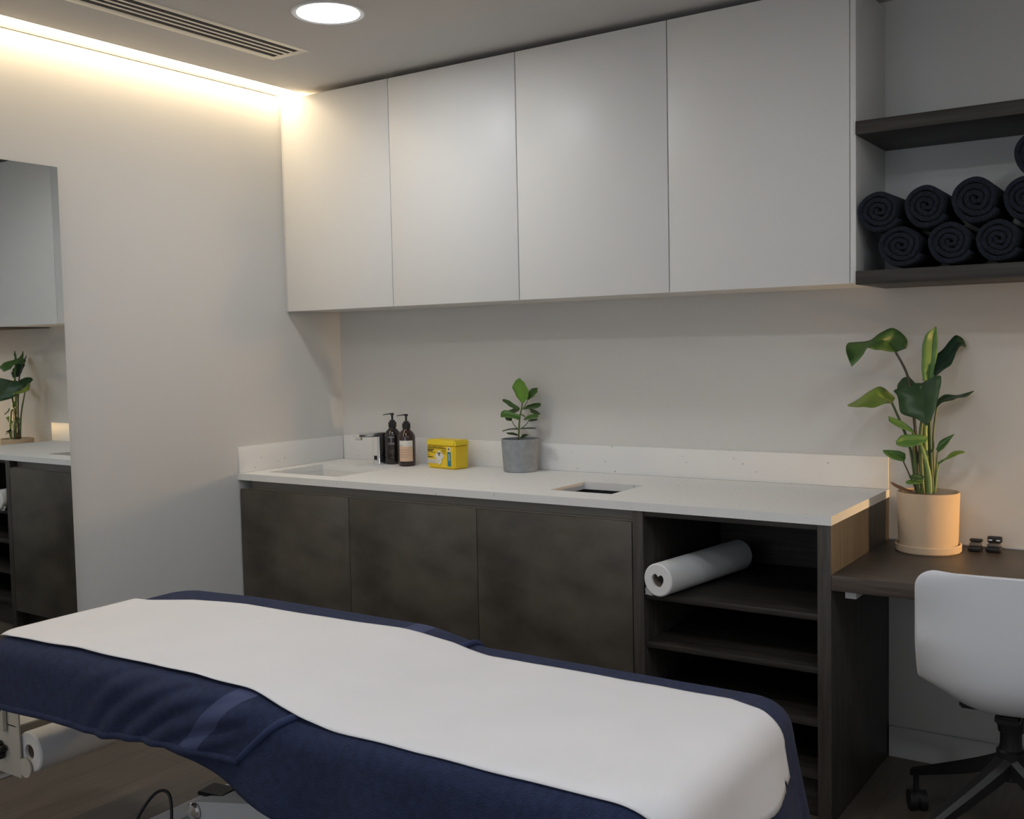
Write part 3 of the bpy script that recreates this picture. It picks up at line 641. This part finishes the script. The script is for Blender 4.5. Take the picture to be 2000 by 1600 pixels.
def arcpatch(q, c, r, a0, a1, z0, z1, m, n=14, rz=1):
    G = [[(c[0] + r * cos(a0 + (a1 - a0) * i / n), c[1] + r * sin(a0 + (a1 - a0) * i / n), z) for z in (z0, z1)] for i in range(n + 1)]
    q.grid(G, m)
def bottle(x, y, m, label, kind):
    t = thing('pump_bottle', (x, y, CT), label, 'bottle', 'brown pump bottles by the sink')
    r = .037
    MB().lathe((x, y, CT), [(.032, .0005), (.036, .004), (r, .010), (r, .122), (.0355, .131), (.029, .142), (.019, .152), (.0145, .158), (.0135, .165), (.0135, .170)], m, 40).build('bottle_body', t)
    q = MB().lathe((x, y, CT), [(.0175, .160), (.0175, .181), (.0160, .1825), (.0115, .183), (.0115, .190), (.0045, .191), (.0045, .2115), (.008, .2125), (.0082, .219), (.006, .221)], M_black, 28)
    # nozzle points forward and left
    d = Vector((-.72, -.55, 0)).normalized(); s = Vector((-d.y, d.x, 0)); rr = []
    for k in range(6):
        f = k / 5; c = Vector((x, y, CT + .217)) + d * (.040 * f) + Vector((0, 0, -.004 * f * f)); h = .0036 * (1 - .4 * f)
        rr.append([c + s * .0045, c + s * .0045 + Vector((0, 0, h)), c - s * .0045 + Vector((0, 0, h)), c - s * .0045 - Vector((0, 0, h * .6))])
    q.rings(rr, M_black, True, True, True)
    q.build('pump', t)
    ac = math.atan2(-3.45, 2.9)       # label faces the room
    q = MB()
    if kind == 'light':
        arcpatch(q, (x, y), r + .0005, ac - .95, ac + .72, CT + .022, CT + .085, M_lab2)
        arcpatch(q, (x, y), r + .0005, ac - .95, ac + .72, CT + .085, CT + .110, M_lab)
        arcpatch(q, (x, y), r + .0009, ac - .93, ac - .45, CT + .088, CT + .090, M_core, 4)
        for k in range(4): arcpatch(q, (x, y), r + .0009, ac - .8, ac + .3 - .1 * (k % 2), CT + .070 - k * .010, CT + .0712 - k * .010, M_core, 6)
    else:
        for z, w_, h in ((.116, .62, .004), (.092, .66, .0022), (.088, .5, .002), (.084, .66, .0012), (.074, .4, .0008), (.066, .55, .0008), (.058, .5, .0008), (.050, .55, .0008), (.030, .35, .0012)):
            arcpatch(q, (x, y), r + .0006, ac - w_ * .9, ac + w_ * .35, CT + z, CT + z + h, M_inkw, 8)
    q.build('label', t)
bottle(.372, -.088, M_bott2, 'dark brown pump bottle right beside the faucet, with faint pale text', 'dark')
bottle(.480, -.124, M_bott, 'brown pump bottle with white and peach label, nearest the yellow box', 'light')

# yellow sharps box
BX, BY = .694, -.118; BR = radians(-9)
t = thing('sharps_box', (BX, BY, CT), 'yellow plastic clinical waste box with printed labels on the worktop', 'box')
T = Matrix.Translation((BX, BY, CT)) @ Matrix.Rotation(BR, 4, 'Z') @ Matrix.Diagonal((1.07, 1, 1, 1))
def lbox(x0, x1, y0, y1, z0, z1, bev=0, seg=2, taper=0):
    b = bmesh.new(); bmesh.ops.create_cube(b, size=1)
    for v in b.verts:
        v.co = Vector(((x0 + x1) / 2 + v.co.x * (x1 - x0), (y0 + y1) / 2 + v.co.y * (y1 - y0), (z0 + z1) / 2 + v.co.z * (z1 - z0)))
        if v.co.z < (z0 + z1) / 2 and taper: v.co.x *= taper; v.co.y *= taper
    if bev: bmesh.ops.bevel(b, geom=list(b.edges), offset=bev, segments=seg, affect='EDGES')
    return b
q = MB(); q.add(lbox(-.079, .079, -.042, .042, .0003, .100, .006, 3, .965), M_yel, T); q.build('box_body', t)
q = MB(); q.add(lbox(-.081, .081, -.044, .044, .092, .120, .007, 3), M_yel2, T); q.build('lid', t)
q = MB()
yf = -.0425
def flat(x0, x1, z0, z1, m, k=0): 
    q.add(lbox(x0, x1, yf - .0007 - k * .0004, yf + .001, z0, z1), m, T)
for z, x0, x1, h in ((.0905, -.070, -.050, .0016), (.0905, -.046, -.020, .0016), (.0905, -.016, .020, .0016), (.0865, -.072, .030, .0010), (.0835, -.072, .032, .0009),
                     (.0765, -.072, -.036, .0030), (.0715, -.072, -.044, .0030), (.0665, -.072, -.030, .0010), (.0560, -.072, -.058, .0012), (.0480, -.072, -.040, .0012), (.0455, -.072, -.046, .0010), (.0765, .008, .032, .0008), (.0720, .008, .026, .0008), (.0660, .010, .032, .0008)):
    flat(x0, x1, z, z + h, M_ink)
flat(-.072, -.022, .022, .038, M_lab)
for k in range(3): flat(-.070, -.026, .025 + k * .004, .0256 + k * .004, M_ink, 1)
q.build('printed_text', t); q = MB()
def diamond(cx, cz, h, m, k=0):
    b = bmesh.new(); vs = [b.verts.new((cx + dx * h, yf - .0010 - k * .0004, cz + dz * h)) for dx, dz in ((1, 0), (0, 1), (-1, 0), (0, -1))]
    vb = [b.verts.new((v.co.x, yf + .001, v.co.z)) for v in vs]
    b.faces.new(vs); b.faces.new(vb[::-1])
    for i in range(4): b.faces.new((vs[i], vb[i], vb[(i + 1) % 4], vs[(i + 1) % 4]))
    q.add(b, m, T)
diamond(-.006, .052, .0265, M_lab); diamond(-.006, .030, .014, M_lab, 1)
# three-lobed hazard sign
def disc(cx, cz, r, m, k=2, n=14):
    b = bmesh.new(); a = [b.verts.new((cx + r * cos(2 * pi * i / n), yf - .0010 - k * .0004, cz + r * sin(2 * pi * i / n))) for i in range(n)]
    b.faces.new(a); q.add(b, m, T)
for a in (90, 210, 330):
    disc(-.006 + .0048 * cos(radians(a + 180)), .0625 + .0048 * sin(radians(a + 180)), .0036, M_ink)
disc(-.006, .0625, .0014, M_lab, 3); disc(-.006, .0325, .0022, M_core, 3)
q.build('hazard_diamond', t); q = MB()
flat(.040, .057, .014, .072, M_teal); flat(.0475, .0515, .036, .064, M_lab, 1); flat(.040, .056, .074, .092, M_lab); disc(.048, .084, .0042, M_ink, 1)
q.build('colour_strip', t)

# ================================================================== CLIPS ON THE DESK
def clip(x, y, w_, h, label, shiny):
    t = thing('metal_clip', (x, y, DK), label, 'clip', 'small black clips by the plant')
    box('base', (x - w_ / 2, x + w_ / 2, y - .022, y + .02, DK + .0003, DK + .016), M_black, t, bev=.004)
    box('jaw', (x - w_ / 2 + .003, x + w_ / 2 - .003, y - .018, y + .018, DK + .0165, DK + .026), mat('smoked_plastic', (.10, .095, .09), .25), t, bev=.003)
    q = MB(); q.box(x - w_ / 2, x + w_ / 2, y + .004, y + .022, DK + .0265, DK + h, M_black, bev=.004); q.build('top', t)
    if shiny:
        for s in (-1, 1): box('chrome_tab', (x + s * w_ * .27 - .006, x + s * w_ * .27 + .006, y + .001, y + .004, DK + h - .014, DK + h - .009), M_chrome, t, bev=.0008)
clip(2.724, -.078, .038, .036, 'small low black clip on the desk, next to the plant saucer', False)
clip(2.776, -.068, .042, .046, 'taller black clip with two shiny tabs, right of the low clip', True)

# ================================================================== DESK LAMP (beyond the right edge of the photo)
LX, LY, LZ = 3.95, -.112, .985
t = thing('table_lamp', (LX, LY, DK), 'small warm globe lamp on the desk to the right of the plant', 'lamp')
MB().lathe((LX, LY, DK), [(.07, .0005), (.07, .012), (.012, .02), (.006, .03), (.006, LZ - DK - .055), (.02, LZ - DK - .05), (.02, LZ - DK - .044)], M_black, 32).build('stand', t)
q = MB(); b = bmesh.new(); bmesh.ops.create_uvsphere(b, u_segments=20, v_segments=12, radius=.04); q.add(b, M_globe, Matrix.Translation((LX, LY, LZ))); q.build('globe', t)

MB().lathe((LX, LY, LZ), [(.080, .045), (.083, .045), (.045, .125), (.0, .126)], M_black, 32, cap0=False, cap1=False).build('lamp_shade', t, solid=.002)

q = MB()
q.grid([[(LX + .1 * cos(radians(a)), LY + .1 * sin(radians(a)), z) for z in (LZ - .14, LZ + .10)] for a in range(200, 341, 5)], M_black).build('spill_shield', t, solid=.002)  # added black shield, blocks lamp spill towards the room

# ================================================================== CHAIR
CX, CY, CR = 2.903, -.575, radians(4)
t = thing('office_chair', (CX, CY, 0), 'white plastic shell swivel chair with black base, pulled up to the desk', 'chair')
TC = Matrix.Translation((CX, CY, 0)) @ Matrix.Rotation(CR, 4, 'Z')
prof = catmull([(.225, .425), (.19, .452), (.10, .446), (0, .432), (-.09, .430), (-.165, .452), (-.207, .505), (-.226, .58), (-.236, .68), (-.243, .76), (-.247, .812)], 5) if 0 else None
PP = [Vector((0, y, z)) for y, z in ((.225, .425), (.19, .452), (.10, .446), (0, .434), (-.09, .432), (-.160, .452), (-.203, .505), (-.222, .58), (-.232, .68), (-.240, .76), (-.245, .812))]
PR = catmull(PP, 5); n = len(PR); G = []
lens = [0]
for a, b in zip(PR, PR[1:]): lens.append(lens[-1] + (b - a).length)
LT_ = lens[-1]
for i, p in enumerate(PR):
    s = lens[i] / LT_; a = PR[max(i - 1, 0)]; b = PR[min(i + 1, n - 1)]; tg = (b - a).normalized(); nr = Vector((0, tg.z, -tg.y))  # towards the sitter
    if nr.z < 0 and abs(nr.y) < .5: nr = -nr
    W = .205 + .008 * sin(pi * s)
    e = min(lens[i], LT_ - lens[i]); rc = .042
    if e < rc: W -= rc - math.sqrt(max(0, rc * rc - (rc - e) ** 2))
    seat = 1 - sstep(.45, .68, s); row = []
    for k in range(25):
        u_ = -1 + 2 * k / 24; x = W * sin(u_ * pi / 2) ** 1 if 0 else W * u_
        lift = abs(u_) ** 2.6 * (.105 * (sstep(0, .22, s)) * (1 - sstep(.52, .78, s)) + .036 * sstep(.55, .75, s) * (1 - .7 * sstep(.8, 1, s)) + .008)
        d = Vector((0, 1, 0)) * sstep(.42, .62, s) + Vector((0, 0, 1)) * (1 - sstep(.42, .62, s))
        d.normalize()
        row.append(TC @ (Vector((x, p.y, p.z)) + d * lift))
    G.append(row)
MB().grid(G, M_shell).build('seat_shell', t, solid=.011, sub=1, soff=0)
q = MB(); q.add(lbox(-.125, .125, -.03, .03, .404, .426, .005), M_black, TC); q.add(lbox(-.03, .03, -.12, .13, .404, .424, .005), M_black, TC)
q.build('seat_plate', t)
MB().lathe((CX, CY, 0), [(.036, .225), (.036, .30), (.030, .305), (.027, .32), (.027, .35), (.032, .352), (.036, .404)], M_black, 28).build('column', t)
for k in range(4):
    a = radians(145 + 90 * k); d = Vector((cos(a), sin(a), 0)); s = Vector((-d.y, d.x, 0)); rr = []
    for i in range(9):
        f = i / 8; c = Vector((CX, CY, 0)) + d * (.01 + .348 * f) + Vector((0, 0, (.275 - .165 * f ** .9)))
        w_ = .027 - .011 * f; h = .025 - .013 * f
        rr.append([c + s * w_ - Vector((0, 0, h)), c + s * w_ + Vector((0, 0, h * .4)), c + s * w_ * .5 + Vector((0, 0, h)), c - s * w_ * .5 + Vector((0, 0, h)), c - s * w_ + Vector((0, 0, h * .4)), c - s * w_ - Vector((0, 0, h))])
    lg = MB(); lg.rings(rr, M_black, True, True, True); lg = lg.build('leg', t)
    e = Vector((CX, CY, 0)) + d * .350
    cs = MB(); cs.tube([e + Vector((0, 0, .11)), e + Vector((0, 0, .06))], .008, M_black)
    ca = a + 1.1; ax = Vector((cos(ca), sin(ca), 0)); w0 = e + Vector((0, 0, .030)) + Vector((-ax.y, ax.x, 0)) * .012
    for sg in (-1, 1):
        cs.tube([w0 + ax * sg * .006, w0 + ax * sg * .009, w0 + ax * sg * .022, w0 + ax * sg * .025], .0297, M_black, 24)
    cs.tube([w0 - ax * .008 + Vector((0, 0, .006)), w0 + ax * .008 + Vector((0, 0, .006))], .027, M_black, 20)
    cs.build('caster', lg)

# ================================================================== TREATMENT TABLE
TX0, TX1, TY0, TY1, TZ = .677, 2.632, -2.114, -1.443, .645
CR_, RE = .10, .048
def ztop(x): return TZ + .026 * (1 - sstep(1.635, 1.846, x)) - .012 * (1 - sstep(.67, 1.10, x))
def drape(X, Y, off, flare=.05, wav=None):
    ix = min(max(X, TX0 + CR_), TX1 - CR_); iy = min(max(Y, TY0 + CR_), TY1 - CR_)
    vx, vy = X - ix, Y - iy; d = math.hypot(vx, vy); dx, dy = (vx / d, vy / d) if d > 1e-6 else (0, 0)
    zt = ztop(X); fl = CR_ - RE
    if d <= fl: return Vector((X, Y, zt + off)), 0
    a = d - fl; qa = (RE + off) * pi / 2
    if a < qa:
        th = a / (RE + off); rad = fl + (RE + off) * sin(th); z = zt - RE + (RE + off) * cos(th); h = 0
    else:
        h = a - qa; rad = CR_ + off + flare * h; z = zt - RE - h
        if wav: rad += wav(ix + dx * .4, iy + dy * .4, h)
    return Vector((ix + dx * rad, iy + dy * rad, z)), h

t = thing('treatment_table', (1.55, -1.72, 0), 'adjustable massage treatment table with white steel base under navy towels', 'treatment table')
q = MB(); G = []
def cushion_row(z, inset):
    r = CR_ - inset; o = []
    for qx, qy, a0 in ((1, 1, 0), (-1, 1, pi / 2), (-1, -1, pi), (1, -1, 3 * pi / 2)):
        cx = (TX1 - CR_) if qx > 0 else (TX0 + CR_); cy = (TY1 - CR_) if qy > 0 else (TY0 + CR_)
        for k in range(9):
            a = a0 + pi / 2 * k / 8; o.append((cx + r * cos(a), cy + r * sin(a), z))
    return o
q.rings([cushion_row(TZ - .085, .012), cushion_row(TZ - .085, .004), cushion_row(TZ - .075, .003), cushion_row(TZ - .055, .003), cushion_row(TZ - .030, .012), cushion_row(TZ - .020, .05)], M_black, True, True, True)
q.build('cushion', t)
q = MB()
q.box(TX0 + .06, TX1 - .06, TY0 + .08, TY0 + .12, TZ - .13, TZ - .088, M_steel, bev=.004); q.box(TX0 + .06, TX1 - .06, TY1 - .12, TY1 - .08, TZ - .13, TZ - .088, M_steel, bev=.004)
q.box(TX0 + .10, TX0 + .14, TY0 + .12, TY1 - .12, TZ - .13, TZ - .09, M_steel, bev=.004); q.box(TX1 - .14, TX1 - .10, TY0 + .12, TY1 - .12, TZ - .13, TZ - .09, M_steel, bev=.004)
q.build('upper_frame', t)
q = MB()
q.box(.90, 2.30, -1.88, -1.82, .03, .09, M_steel, bev=.006); q.box(.90, 2.30, -1.58, -1.52, .03, .09, M_steel, bev=.006)
q.box(.84, .92, -1.94, -1.46, .02, .08, M_steel, bev=.006); q.box(2.22, 2.30, -1.94, -1.46, .02, .08, M_steel, bev=.006)
q.build('base_frame', t)
for x in (.88, 2.26):
    for y in (-1.92, -1.48): MB().lathe((x, y, 0), [(.022, .0003), (.022, .014), (.01, .02)], M_black, 20).build('foot', t)
# lifting arms
for y in (-1.80, -1.60):
    A = Vector((1.10, y + .035, .180)); B = Vector((2.05, y + .035, .37)); d = (B - A).normalized(); s = Vector((0, 1, 0)); u = s.cross(d) * -1
    q = MB(); rr = []
    for f, k in ((-.012, .6), (0, .92), (.02, 1), (1, 1)):
        c = A + (B - A) * f
        rr.append([c + s * .022 * k + u * .024 * k, c - s * .022 * k + u * .024 * k, c - s * .022 * k - u * .024 * k, c + s * .022 * k - u * .024 * k])
    q.rings(rr, M_steel, True, True, True); am = q.build('lift_arm', t)
    MB().lathe((A.x, A.y - .026, A.z), [(.024, .0), (.024, -.004), (.020, -.009), (.007, -.012)], M_chrome, 28, axis='y').build('hinge_cap', am)
box('lift_bracket', (1.06, 1.14, -1.735, -1.62, .085, .165), M_steel, t, bev=.004)
q = MB(); q.add(lbox(-.045, .045, -.035, .035, .02, .105, .006), M_steel, Matrix.Translation((.925, -1.565, 0)) @ Matrix.Rotation(radians(8), 4, 'Z'))
cb = q.build('control_box', t)
q = MB(); q.add(lbox(-.047, .047, -.037, .037, .1055, .118, .004), M_black, Matrix.Translation((.925, -1.565, 0)) @ Matrix.Rotation(radians(8), 4, 'Z')); q.build('lid', cb)
MB().tube(catmull([(.86, -1.83, .02), (.855, -1.79, .10), (.885, -1.75, .165), (.925, -1.735, .165), (.95, -1.75, .09), (.955, -1.77, .02)], 8), .0045, M_cord, 10).build('cable', t)
MB().tube(catmull([(.965, -1.55, .08), (.99, -1.53, .12), (1.02, -1.52, .11), (1.03, -1.53, .06), (1.02, -1.54, .02)], 8), .003, M_cord, 8).build('cable', t)
MB().lathe((1.10, -1.56, .0003), [(.03, 0), (.03, .05), (.024, .06), (.024, .075), (.018, .08)], M_black, 24).build('foot_pedal', t)
# paper holder under the head end
q = MB()
q.box(.42, .634, -1.994, -1.989, .241, .428, M_cream, bev=.001)
q.box(.42, .620, -1.994, -1.52, .380, .385, M_cream, bev=.001)
q.box(.42, .634, -1.525, -1.520, .241, .428, M_cream, bev=.001)
q.lathe((.653, -1.9915, .274), [(.027, -.002), (.027, .002)], M_cream, 24, axis='y')
q.build('paper_holder', t)
for y in (-2.003, -1.510):
    q = MB(); q.box(.562, .582, y - .006, y + .006, .365, .575, M_cream, bev=.002); q.box(.583, .80, y - .006, y + .006, .552, .572, M_cream, bev=.002)
    q.build('holder_strut', t)
q = MB(); kx, kz = .555, .310
q.lathe((kx, -1.9945, kz), [(.013, 0), (.013, -.022), (.010, -.025)], M_black, 20, axis='y')
for k in range(4):
    a = radians(20 + 90 * k); q.lathe((kx + .016 * cos(a), -1.999, kz + .016 * sin(a)), [(.009, 0), (.010, -.003), (.010, -.015), (.008, -.018)], M_black, 16, axis='y')
q.build('star_knob', t)
roll('paper_roll', Vector((.662, -1.983, .317)), Vector((.662, -1.53, .317)), .056, .021, 'couch paper roll hanging in the holder under the head end of the treatment table')

# ---- towels and sheet
def lerp(a, b, f): return a + (b - a) * f
def pw(x, T):
    if x <= T[0][0]: return T[0][1]
    for (a, b), (c, d) in zip(T, T[1:]):
        if x <= c: return b + (d - b) * (x - a) / (c - a)
    return T[-1][1]
# foot towel (lower layer)
def wav1(x, y, h): return .010 * min(1, h / .12) * sin(x * 21 + y * 17) + .012 * min(1, h / .2) * fbm(x * 5, y * 5, 3)
q = MB(); G = []; NU, NV = 120, 110
for i in range(NU + 1):
    X = lerp(1.214, TX1 + .48, i / NU)
    ov = pw(X, [(1.214, .110), (1.40, .116), (1.524, .136), (1.667, .172), (1.80, .186), (2.1, .26), (2.4, .38), (3.0, .47)])
    Ya, Yb = TY0 - ov, TY1 + .16; row = []
    for j in range(NV + 1):
        Y = lerp(Ya, Yb, j / NV); p, h = drape(X, Y, .004, .06 + .14 * sstep(2.25, 2.63, X), wav1)
        if p.z < .03: p.z = .03
        row.append(p)
    G.append(row)
q.grid(G, M_navy)
tag(q.build('bath_towel', at=(2.0, -1.7, TZ), solid=.004, soff=1, angle=180), 'large navy towel draped over the foot end of the treatment table, reaching lowest', 'towel', 'navy towels on the treatment table')
# head towel (upper layer), its hem slanting back over the near side
def wav2(x, y, h): return .004 * min(1, h / .1) * sin(x * 9 + 1) + .012 * min(1, h / .12) * fbm(x * 7, y * 4, 8)
q = MB(); G = []; NU = 150; HE = 1.808; edge = []
for i in range(NU + 1):
    X0 = lerp(TX0 - .17, HE, i / NU); row = []
    hang = pw(X0, [(.428, .142), (1.25, .142), (1.46, .124), (1.80, .115)])
    Ya, Yb = TY0 - hang + .0, TY1 + .13
    for j in range(NV + 1):
        Y = lerp(Ya, Yb, j / NV); over = max(0, TY0 + .03 - Y)
        X = X0 - .95 * over * sstep(1.10, 1.72, X0)
        p, h = drape(X, Y, .0095, .05, wav2)
        # rucked folds on the near side
        if Y < TY0 + .06:
            k = sstep(1.0, 1.3, X0) * (1 - sstep(1.70, 1.79, X0)) * sstep(TY0 + .06, TY0 - .02, Y)
            p.y -= .0042 * k * (1 + sin(X0 * 52 - Y * 75 + 4 * fbm(X0 * 4, Y * 4, 1)))
        row.append(p)
    G.append(row)
def mfh(i, j): return M_band if 1.625 < lerp(TX0 - .17, HE, i / NU) < 1.680 else M_navy
q.grid(G, M_navy, mfh)
hemP = [p + Vector((0, 0, .003)) for p in G[-1][::2]]
q.tube(hemP, .0045, M_hem, 8)
hemB = [G[i][0] + Vector((0, -.002, 0)) for i in range(0, NU + 1, 2)]
q.tube(hemB, .0045, M_navy, 8)
tag(q.build('bath_towel', at=(1.1, -1.7, TZ), solid=.004, soff=1, angle=180), 'navy towel with woven band and hem over the head end of the treatment table', 'towel', 'navy towels on the treatment table')
# white sheet
q = MB(); G = []; NU, NV = 170, 80
for i in range(NU + 1):
    f = i / NU; X0 = lerp(.730, TX1 + .112, f)
    yf_ = pw(X0, [(.716, -1.683), (.831, -1.640), (.907, -1.611), (1.099, -1.582), (1.386, -1.578), (1.673, -1.560), (1.731, -1.551), (1.788, -1.541), (1.903, -1.549), (2.344, -1.545), (2.52, -1.548), (2.62, -1.585), (3.0, -1.60)]) + .003 * fbm(X0 * 9, 2)
    yn_ = pw(X0, [(0.716, -2.087), (1.099, -2.085), (1.482, -2.078), (1.674, -2.083), (1.817, -2.095), (2.344, -2.097), (2.584, -2.095), (2.919, -2.085)]) + .003 * fbm(X0 * 8, 7)
    row = []
    for j in range(NV + 1):
        g = j / NV; Y = lerp(yn_, yf_, g)
        X = X0
        if f > .8: X = X0 + (f - .8) / .2 * (.028 * (1 - g) + .012 * sin(g * 9 + 1) - .018 * math.exp(-((g - .93) / .012) ** 2))
        if f > .97: X += .006 * fbm(g * 30, 5)
        p, h = drape(X, Y, .0215 - .010 * sstep(1.79, 1.92, X), .06 + .14 * sstep(2.25, 2.63, X), wav1)
        if X < 1.9: p.z += 0
        p.z += .0012 * fbm(X0 * 6, Y * 6, 2)
        if X0 < .775: p.z += .004 * (.775 - X0) / .045
        row.append(p)
    G.append(row)
q.grid(G, M_sheet)
tag(q.build('table_sheet', at=(1.6, -1.7, TZ), solid=.0015, soff=1, angle=180), 'long white cloth runner laid over the navy towels on the treatment table', 'sheet')
